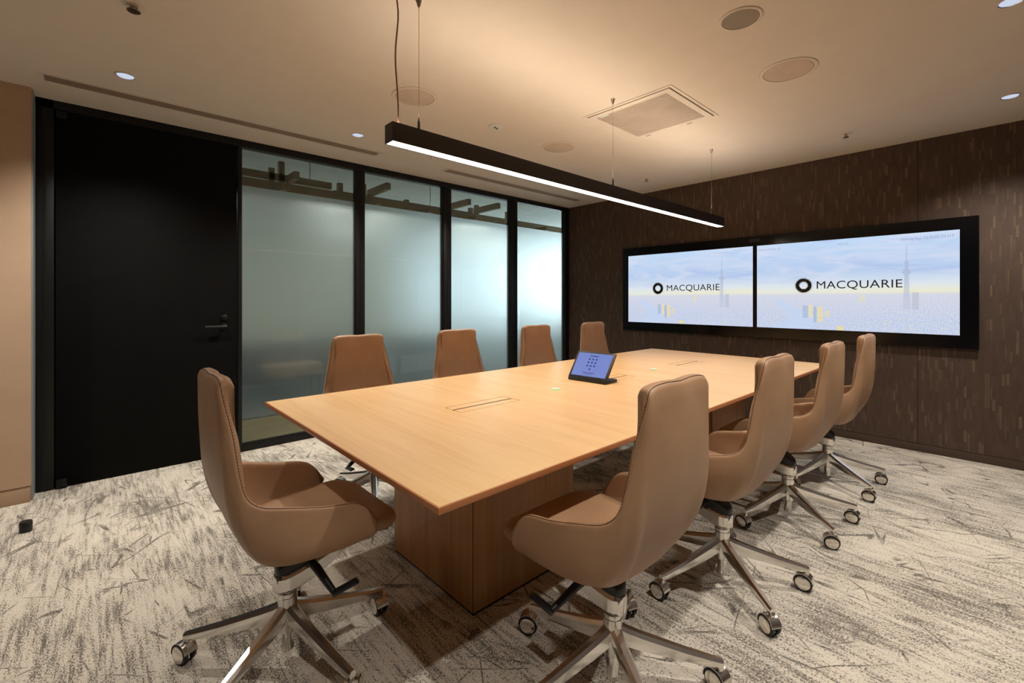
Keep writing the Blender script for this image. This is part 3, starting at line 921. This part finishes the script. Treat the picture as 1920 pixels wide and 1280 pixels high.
    for k in range(5):
        a = 2 * PI * k / 5
        if leg0 is None:
            leg0 = bm_obj('base_leg', leg_bm(), M['chrome'], t, True, auto=38)
            # castor, local origin on the floor below the leg tip, wheel axis along x
            hood = bmesh.new()
            R_ = 0.036
            ang = [math.radians(d_) for d_ in range(-10, 171, 15)]
            for (x0, x1) in ((-0.0215, 0.0215),):
                o1 = [hood.verts.new((x0, 0.012 + (R_ + .0025) * math.cos(q), R_ + (R_ + .0025) * math.sin(q))) for q in ang]
                o2 = [hood.verts.new((x1, 0.012 + (R_ + .0025) * math.cos(q), R_ + (R_ + .0025) * math.sin(q))) for q in ang]
                i1 = [hood.verts.new((x0, 0.012 + (R_ + .0006) * math.cos(q), R_ + (R_ + .0006) * math.sin(q))) for q in ang]
                i2 = [hood.verts.new((x1, 0.012 + (R_ + .0006) * math.cos(q), R_ + (R_ + .0006) * math.sin(q))) for q in ang]
                for i in range(len(ang) - 1):
                    hood.faces.new((o1[i], o1[i + 1], o2[i + 1], o2[i]))
                    hood.faces.new((i1[i], i2[i], i2[i + 1], i1[i + 1]))
                    hood.faces.new((o1[i], i1[i], i1[i + 1], o1[i + 1]))
                    hood.faces.new((o2[i], o2[i + 1], i2[i + 1], i2[i]))
                for i in (0, -1):
                    hood.faces.new((o1[i], o2[i], i2[i], i1[i]))
            box_bm(-0.004, 0.004, -0.012, 0.036, 0.018, 0.066, bm=hood)
            tube([(0, 0, 0.060), (0, 0, 0.082)], 0.006, 12, bm=hood)
            cas0 = bm_obj('castor', hood, M['chrome'], t, True, auto=30)
            for s in (-1, 1):
                wb_ = lathe([(.010, -.0075), (.029, -.0085), (.034, -.007), (.036, -.002), (.036, .002), (.034, .007), (.029, .0085), (.010, .0075)], 32)
                wh = bm_obj('wheel', wb_, M['rubber'], cas0, True, loc=(s * .0135, .012, R_), rot=(0, PI / 2, 0), auto=50)
                cb_ = lathe([(.0285, .0), (.0285, .0012), (.026, .0026), (.012, .0034), (.002, .0036)], 32)
                bm_obj('wheel_cap', cb_, M['cap'], cas0, True, loc=(s * .0215, .012, R_), rot=(0, s * PI / 2, 0), auto=40)
            leg, cas = leg0, cas0
        else:
            leg = leg0.copy(); COL.objects.link(leg)
            cas = copy_tree(cas0)
            cas.parent = t
        leg.rotation_euler = (0, 0, a)
        cas.location = (.341 * math.cos(a), .341 * math.sin(a), 0)
    return t

chair0 = make_chair()
def place(root, x, y, heading, base_deg, cdirs, label, group):
    """heading: world angle the sitter faces; base_deg: world angle of one leg"""
    root.location = (x, y, 0)
    rz = heading - PI / 2
    root.rotation_euler = (0, 0, rz)
    tag(root, label, 'chair', group)
    k = 0; j = 0
    kids = children_of(root)
    legs = [c for c in kids if c.name.startswith('base_leg')]
    cas = [c for c in kids if c.name.startswith('castor')]
    for i, l in enumerate(legs):
        l.rotation_euler = (0, 0, math.radians(base_deg) - rz + 2 * PI * i / 5)
    for i, c in enumerate(cas):
        a = math.radians(base_deg) - rz + 2 * PI * i / 5
        c.location = (.341 * math.cos(a), .341 * math.sin(a), 0)
        c.rotation_euler = (0, 0, math.radians(cdirs[i % len(cdirs)]) - rz)
G_R = 'chairs along the right side of the table'
G_L = 'chairs along the glass side of the table'
spec = [
 (0.494, 1.708, 0.0, 69.2, [-20, 25, 10, -35, 0], 'tan leather high-back chair at the head of the table, facing the screens', 'conference chairs'),
 (1.249, 0.872, PI / 2, 24.0, [-20, 30, 5, 15, -10], 'nearest tan leather chair on the right side, seen large from behind', 'conference chairs'),
 (2.073, 0.862, PI / 2, 16.5, [-15, 20, -5, -30, 5], 'second tan leather chair from the camera along the right side', 'conference chairs'),
 (2.956, 0.854, PI / 2, 16.3, [-20, 10, -15, 20, 0], 'third tan leather chair from the camera along the right side', 'conference chairs'),
 (3.757, 0.839, PI / 2, 17.8, [-25, 15, -10, 0, 10], 'farthest tan leather chair on the right side, nearest the screen wall', 'conference chairs'),
 (1.27, 2.66, -PI / 2, 30.0, [0, 40, 20, -20, 60], 'tan leather chair before the first glass pane, leftmost on the glass side', 'conference chairs'),
 (2.065, 2.66, -PI / 2, 10.0, [20, 0, -30, 50, 10], 'tan leather chair before the second black mullion, second on the glass side', 'conference chairs'),
 (2.94, 2.66, -PI / 2, 50.0, [10, 30, 0, -40, 5], 'tan leather chair before the last glass pane, behind the touch panel', 'conference chairs'),
 (3.775, 2.66, -PI / 2, 20.0, [0, 20, 40, -10, 30], 'farthest tan leather chair on the glass side, against the brown wall', 'conference chairs'),
]
for i, s in enumerate(spec):
    r = chair0 if i == 0 else copy_tree(chair0)
    place(r, *s)

# ================================================================== WALL DISPLAYS
XD = XS - 0.030
wd = empty('video_wall_display', (XS, 1.744, 1.39))
tag(wd, 'wide black framed double screen showing a pale city view on the brown wall', 'screen')
s_ = XD / XS
def sy(v): return v * s_ - 1.744
def sz(v): return CAM_H + (v - CAM_H) * s_ - 1.39
by0, by1, bz0, bz1 = sy(0.136), sy(3.353), sz(0.872), sz(1.913)
L0, L1, R0, R1 = sy(3.273), sy(1.775), sy(1.736), sy(0.243)
dz0, dz1 = sz(0.976), sz(1.815)
def bz(name, a, b, c, d, x0=-0.030, x1=-0.0005): return box(name, x0, x1, min(a, b), max(a, b), c, d, M['bezel'], wd, bev=0.0)
box('back_panel', -0.022, -0.0005, by0 + 0.004, by1 - 0.004, bz0 + 0.004, bz1 - 0.004, M['bezel'], wd)
bf = bmesh.new()
for (a, b, c, d) in ((by0, by1, dz1, bz1), (by0, by1, bz0, dz0), (L0, by1, dz0, dz1), (R0, L1, dz0, dz1), (by0, R1, dz0, dz1)):
    box_bm(-0.030, -0.022, a, b, c, d, bm=bf)
bm_obj('bezel', bf, M['bezel'], wd)
for nm, a, b in (('left', L0, L1), ('right', R0, R1)):
    # display plane: local x 0..1 left to right as seen, y 0..1 up
    w_, h_ = a - b, dz1 - dz0
    me = bpy.data.meshes.new('display')
    me.from_pydata([(0, 0, 0), (1, 0, 0), (1, 1, 0), (0, 1, 0), (0, 0, -0.002), (1, 0, -0.002), (1, 1, -0.002), (0, 1, -0.002)], [],
                   [(0, 1, 2, 3), (4, 7, 6, 5), (0, 4, 5, 1), (1, 5, 6, 2), (2, 6, 7, 3), (3, 7, 4, 0)])
    me.materials.append(M['picture'])
    d = bpy.data.objects.new('display', me); link(d, wd)
    # columns: local x -> -world y, local y -> +z, local z -> -world x
    d.matrix_local = Matrix(((0, 0, -1, -0.0255), (-w_, 0, 0, a), (0, h_, 0, dz0), (0, 0, 0, 1)))

def ring_bm(cy, cz, r0, r1, x, n=64, wob=0.0, ph=0.0):
    b = bmesh.new(); A = []; B_ = []
    for i in range(n):
        q = 2 * PI * i / n
        ra = r0 * (1 + wob * math.sin(q + ph)); rb_ = r1 * (1 + wob * 0.4 * math.sin(2 * q + ph))
        A.append(b.verts.new((x, cy + ra * math.cos(q), cz + ra * math.sin(q))))
        B_.append(b.verts.new((x, cy + rb_ * math.cos(q), cz + rb_ * math.sin(q))))
    for i in range(n): b.faces.new((A[i], A[(i + 1) % n], B_[(i + 1) % n], B_[i]))
    return b
def text_obj(name, body, y_left, y_right, z0, z1, x, mat, parent, offset=0.0):
    cu = bpy.data.curves.new(name, 'FONT'); cu.body = body; cu.size = 1.0; cu.offset = offset; cu.resolution_u = 6
    cu.space_character = 1.03
    tmp = bpy.data.objects.new(name, cu); COL.objects.link(tmp)
    bpy.context.view_layer.update()
    dg = bpy.context.evaluated_depsgraph_get()
    me = bpy.data.meshes.new_from_object(tmp.evaluated_get(dg))
    bpy.data.objects.remove(tmp)
    xsv = [v.co.x for v in me.vertices]; ysv = [v.co.y for v in me.vertices]
    x0_, x1_, yb, yt = min(xsv), max(xsv), min(ysv), max(ysv)
    for v in me.vertices:
        fx = (v.co.x - x0_) / (x1_ - x0_); fz = (v.co.y - yb) / (yt - yb)
        v.co = Vector((x, y_left + (y_right - y_left) * fx, z0 + (z1 - z0) * fz))
    me.materials.clear(); me.materials.append(mat)
    o = bpy.data.objects.new(name, me)
    return link(o, parent)
for (c0, c1, t0, t1) in ((2.932, 2.783, 2.741, 2.117), (1.392, 1.243, 1.209, 0.589)):
    cy, r = sy((c0 + c1) / 2), (c0 - c1) / 2 * s_
    cz = sz(1.395)
    lb = ring_bm(cy, cz, r * 0.50, r * 0.90, -0.0262, wob=0.03)
    for k, (off, rr) in enumerate(((0.010, 0.93), (-0.009, 0.96))):
        q = ring_bm(cy + off * 0.4, cz + off * 0.3, r * rr, r * (rr + 0.022), -0.0262 )
        me = bpy.data.meshes.new('t'); q.to_mesh(me); q.free(); lb.from_mesh(me)
    for k, (off, rr) in enumerate(((0.006, 0.43), (-0.004, 0.46))):
        q = ring_bm(cy + off * 0.3, cz - off * 0.4, r * rr, r * (rr + 0.022), -0.0263)
        me = bpy.data.meshes.new('t'); q.to_mesh(me); q.free(); lb.from_mesh(me)
    bm_obj('ring_logo', lb, M['ink'], wd)
    # Q descends a little below the baseline
    text_obj('logo_lettering', 'MACQUARIE', sy(t0), sy(t1), sz(1.349), sz(1.433), -0.0262, M['ink'], wd, 0.0)
zc = dz1
text_obj('caption', 'Room: L19 North, 102', sy(1.715), sy(1.52), dz1 - 0.058, dz1 - 0.036, -0.0262, M['ink_pale'], wd)
text_obj('caption', 'HIROO (HQ)', sy(1.045), sy(0.965), dz1 - 0.058, dz1 - 0.036, -0.0262, M['ink_pale'], wd)
text_obj('caption', 'Sharing Key: DL4-HX-DL41P', sy(0.60), sy(0.275), dz1 - 0.062, dz1 - 0.034, -0.0262, M['ink_pale'], wd)
cmb = box('camera_bar', -0.034, -0.030, sy(1.81), sy(1.70), sz(1.855), sz(1.89), M['plastic'], wd, bev=0.001)
bm_obj('camera_lens', lathe([(0.008, 0), (0.008, 0.002), (0.005, 0.003)], 20), M['rubber'], cmb, True, loc=(-0.034, sy(1.755), sz(1.872)), rot=(0, -PI / 2, 0))

# ================================================================== PENDANT LIGHT
pn = empty('linear_pendant_light', (2.58, 1.776, 1.97))
tag(pn, 'long slim black linear pendant light hanging above the table', 'pendant light')
px0, px1 = 0.915 - 2.58, 4.245 - 2.58
pw_, pz0, pz1 = 0.034, -0.040, 0.041
hb2 = bmesh.new()
box_bm(px0, px1, -pw_, -pw_ + 0.004, pz0, pz1, bm=hb2)
box_bm(px0, px1, pw_ - 0.004, pw_, pz0, pz1, bm=hb2)
box_bm(px0, px0 + 0.004, -pw_ + 0.004, pw_ - 0.004, pz0, pz1, bm=hb2)
box_bm(px1 - 0.004, px1, -pw_ + 0.004, pw_ - 0.004, pz0, pz1, bm=hb2)
box_bm(px0 + 0.004, px1 - 0.004, -pw_ + 0.004, pw_ - 0.004, -0.002, 0.002, bm=hb2)
bm_obj('housing', hb2, M['pendant'], pn)
tag(box('lower_diffuser', px0 + 0.005, px1 - 0.005, -pw_ + 0.005, pw_ - 0.005, pz0 + 0.0015, pz0 + 0.006, M['pend_down'], pn), 'glowing warm white strip under the housing')
bl = area('pendant_beam', (2.58, 1.776, 1.97 + pz0 - 0.001), (0, 0, 0), px1 - px0 - 0.02, 0.055, PENDANT_BEAM_W, WARM, math.radians(120))
box('upper_diffuser', px0 + 0.005, px1 - 0.005, -pw_ + 0.005, pw_ - 0.005, pz1 - 0.010, pz1 - 0.006, M['pend_up'], pn)
for x in (1.045, 2.505, 3.986):
    lx = x - 2.58; ly = -0.028; top = H - 1.97
    bm_obj('suspension_wire', tube([(lx, ly, pz1), (lx, ly, top)], 0.0011, 6), M['wire'], pn, True)
    bm_obj('ceiling_cone', lathe([(0.004, -0.034), (0.006, -0.030), (0.012, -0.008), (0.0145, -0.006), (0.0145, 0)], 20), M['nickel'], pn, True, loc=(lx, ly, top), auto=40)
    bm_obj('wire_gripper', lathe([(0.006, 0), (0.006, 0.03), (0.003, 0.038), (0.002, 0.05)], 14), M['pendant'], pn, True, loc=(lx, ly, pz1), auto=40)
    bm_obj('mounting_bridge', box_bm(lx - 0.012, lx + 0.012, -pw_ + 0.004, pw_ - 0.004, pz1 - 0.004, pz1), M['pendant'], pn)
cpts = []
for k in range(15):
    f = k / 14
    cpts.append((0.955 + 0.014 * math.sin(f * 9.0) * (0.4 + f * 0.4) - 0.015 * f - 2.58, 0.01 * math.sin(f * 7) - 0.01, pz1 + f * (H - 1.97 - pz1)))
bm_obj('power_cable', tube(cpts, 0.0036, 8), M['cable'], pn, True)

# ================================================================== CEILING FITTINGS
def ring(name, mat, parent, prof, n=48, **kw):
    return bm_obj(name, lathe(prof, n), mat, parent, True, auto=30, **kw)
def downlight(x, y, label, power=1.0):
    o = empty('downlight', (x, y, H)); tag(o, label, 'downlight', 'recessed downlights')
    b = lathe([(0.052, 0), (0.052, -0.003), (0.044, -0.004), (0.042, 0.0)], 40, False, False)
    bm_obj('trim_ring', b, M['ceiling_fix'], o, True, auto=40)
    b = lathe([(0.042, -0.0035), (0.034, 0.0), (0.030, 0.001)], 40, False, True)
    bm_obj('reflector', lathe([(0.0435, -0.0045), (0.042, -0.0025), (0.040, -0.0018)], 40, False, True), M['reflector'], o, True)
    bm_obj('lamp', lathe([(0.0405, -0.0022), (0.036, -0.0042), (0.012, -0.0055)], 32, False, True), M['spotglow'], o, True)
    l = bpy.data.lights.new('downlight_beam', 'SPOT')
    l.energy = SPOT_W * power; l.color = SPOT_COL; l.spot_size = math.radians(124); l.spot_blend = 1.0; l.shadow_soft_size = 0.028
    lo = bpy.data.objects.new('downlight_beam', l); lo.location = (x, y, H - 0.02); COL.objects.link(lo)
    return o
downlight(0.122, 3.513, 'recessed round downlight in the ceiling above the black door')
downlight(1.543, 3.515, 'recessed round downlight left of the pendant, before the first pane')
downlight(2.98, 3.515, 'recessed round downlight hidden behind the pendant, near the glass')
downlight(4.376, -0.022, 'recessed round downlight at right edge above the brown wall')
downlight(2.985, -0.020, 'recessed round downlight cut by the top right corner')
downlight(1.54, -0.02, 'recessed downlight on the right side, outside the photo')
downlight(0.12, -0.02, 'recessed downlight above the camera, outside the photo', 0.7)
downlight(-1.3, 3.513, 'recessed downlight left of the door, outside the photo', 0.8)

M['outline'] = plain('fitting_outline', srgb(165, 148, 130), 0.8)
def speaker(x, y, r, label, dark=False):
    o = empty('ceiling_speaker', (x, y, H)); tag(o, label, 'speaker', 'round ceiling discs')
    ring('rim', M['ceiling_fix'], o, [(r, 0), (r * 0.995, -0.003), (r * 0.93, -0.006), (r * 0.86, -0.0055), (r * 0.855, 0)])
    ring('gap', M['outline'], o, [(r * 0.858, -0.0005), (r * 0.858, -0.0022), (r * 0.83, -0.0022)])
    ring('grille', M['spk_dark'] if dark else M['spk'], o, [(r * 0.835, -0.001), (r * 0.83, -0.0045), (r * 0.5, -0.006), (0.012, -0.0065)])
    bm_obj('outline', lathe([(r * 1.008, 0), (r * 1.008, -0.0008), (r * 0.992, -0.0008)], 48, False, False), M['outline'], o)
    if not dark: ring('badge', M['ceiling_fix'], o, [(0.008, -0.0065), (0.007, -0.0075)], 16)
speaker(2.94, 0.848, 0.148, 'large round speaker disc flush in ceiling, top right')
speaker(1.528, 2.606, 0.145, 'large round speaker disc in the ceiling behind the pendant wire')
speaker(2.952, 2.620, 0.148, 'round speaker disc in the ceiling between pendant and air panel')
speaker(2.232, 0.842, 0.094, 'smaller round ceiling disc with grey sunken mesh near the top edge', True)

em = empty('emergency_light', (2.244, 2.629, H)); tag(em, 'small round white emergency light with two dark sensors in ceiling', 'ceiling light')
ring('plate', plain('emergency_plate', srgb(206, 208, 200), 0.5), em, [(0.060, 0), (0.058, -0.006), (0.045, -0.011), (0.01, -0.012)])
for dx in (-0.012, 0.012):
    ring('sensor', M['plastic'], em, [(0.009, -0.011), (0.008, -0.015), (0.003, -0.017)], 16, loc=(dx, dx * 0.3, 0))
def sprinkler(x, y, label, s=1.0, kind='sprinkler'):
    o = empty('fire_sprinkler', (x, y, H)); tag(o, label, 'sprinkler', 'fire sprinklers in the ceiling')
    ring('plate', M['ceiling_fix'], o, [(0.038 * s, 0), (0.036 * s, -0.004), (0.02 * s, -0.006)])
    ring('nozzle', M['nickel'], o, [(0.013 * s, -0.005), (0.012 * s, -0.016), (0.007 * s, -0.018), (0.007 * s, -0.028), (0.020 * s, -0.030), (0.019 * s, -0.034)], 20)
sprinkler(4.39, 0.857, 'small metal fire sprinkler right of the far pendant wire')
sprinkler(4.41, 2.642, 'small metal fire sprinkler above the pendant, near brown wall')
sprinkler(0.120, 2.635, 'fire sprinkler on a round plate at the top left edge', 1.3)
sprinkler(2.265, 3.566, 'tiny ceiling sprinkler above the second glass pane', 0.35)

M['louvre'] = plain('vent_louvre', srgb(158, 140, 123), 0.7)
def slot_vent(x0, x1, label):
    y0, y1 = 3.795, 3.920
    o = empty('linear_air_vent', ((x0 + x1) / 2, (y0 + y1) / 2, H)); tag(o, label, 'vent', 'slot vents in the ceiling')
    hx_, hy2 = (x1 - x0) / 2, (y1 - y0) / 2
    fb = bmesh.new()
    for (a, b, c, d) in ((-hx_, hx_, -hy2, -hy2 + 0.012), (-hx_, hx_, hy2 - 0.012, hy2), (-hx_, -hx_ + 0.028, -hy2 + 0.012, hy2 - 0.012), (hx_ - 0.028, hx_, -hy2 + 0.012, hy2 - 0.012)):
        box_bm(a, b, c, d, -0.004, 0, bm=fb)
    bm_obj('frame', fb, M['ceiling_fix'], o)
    box('duct', -hx_ + 0.028, hx_ - 0.028, -hy2 + 0.012, hy2 - 0.012, -0.0008, 0.0, plain('duct_dark', srgb(70, 54, 44), 0.8), o)
    sb_ = bmesh.new()
    for k in range(6):
        yy = -hy2 + 0.0155 + k * 0.0165
        box_bm(-hx_ + 0.028, hx_ - 0.028, yy, yy + 0.0095, -0.0022, -0.0008, bm=sb_)
    tag(bm_obj('louvre', sb_, M['louvre'], o), kind='stuff')
slot_vent(-0.262, 1.905, 'long slot vent in the ceiling above door and first pane')
slot_vent(2.600, 4.768, 'long slot vent in the ceiling behind the pendant light')

ac = empty('ceiling_air_panel', (2.940, 1.731, H)); tag(ac, 'square ceiling air panel with ribbed grille above the table', 'air panel')
hh = 0.343
fb = bmesh.new()
for (a, b, z) in ((hh, hh - 0.020, -0.004), (hh - 0.026, hh - 0.070, -0.009)):
    for (x0, x1, y0, y1) in ((-a, a, -a, -b), (-a, a, b, a), (-a, -b, -b, b), (b, a, -b, b)):
        box_bm(x0, x1, y0, y1, z, 0, bm=fb)
bm_obj('frame', fb, M['ceiling_fix'], ac)
box('shadow_gap', -hh + 0.02, hh - 0.02, -hh + 0.02, hh - 0.02, -0.001, 0.0, M['fix_line'], ac)
gb = bmesh.new()
g = hh - 0.072
for k in range(30):
    x = -g + (2 * g) * k / 30
    box_bm(x, x + 2 * g / 30 * 0.6, -g, g, -0.010, -0.004, bm=gb)
tag(bm_obj('ribs', gb, plain('air_panel_ribs', srgb(196, 182, 170), 0.8), ac), kind='stuff')
box('grille_back', -g, g, -g, g, -0.004, -0.001, plain('grille_back', srgb(120, 102, 88), 0.8), ac)
box('indicator', -g + 0.002, -g + 0.010, g - 0.10, g - 0.03, -0.0115, -0.010, M['led_white'], ac)
for yy in (-0.16, 0.18):
    box('latch', hh - 0.035, hh - 0.028, yy, yy + 0.04, -0.0105, -0.009, M['fix_line'], ac)

# floor door stop at the far left
ds = empty('door_stop', (-0.287, 3.60, 0)); tag(ds, 'small black cylindrical door stop on carpet near the left wall', 'door stop')
bm_obj('body', lathe([(0.026, 0.0), (0.026, 0.052), (0.024, 0.055)], 32), M['plastic'], ds, True, auto=40)
bm_obj('buffer', lathe([(0.0268, 0.030), (0.0268, 0.046)], 32, False, False), M['rubber'], ds, True)
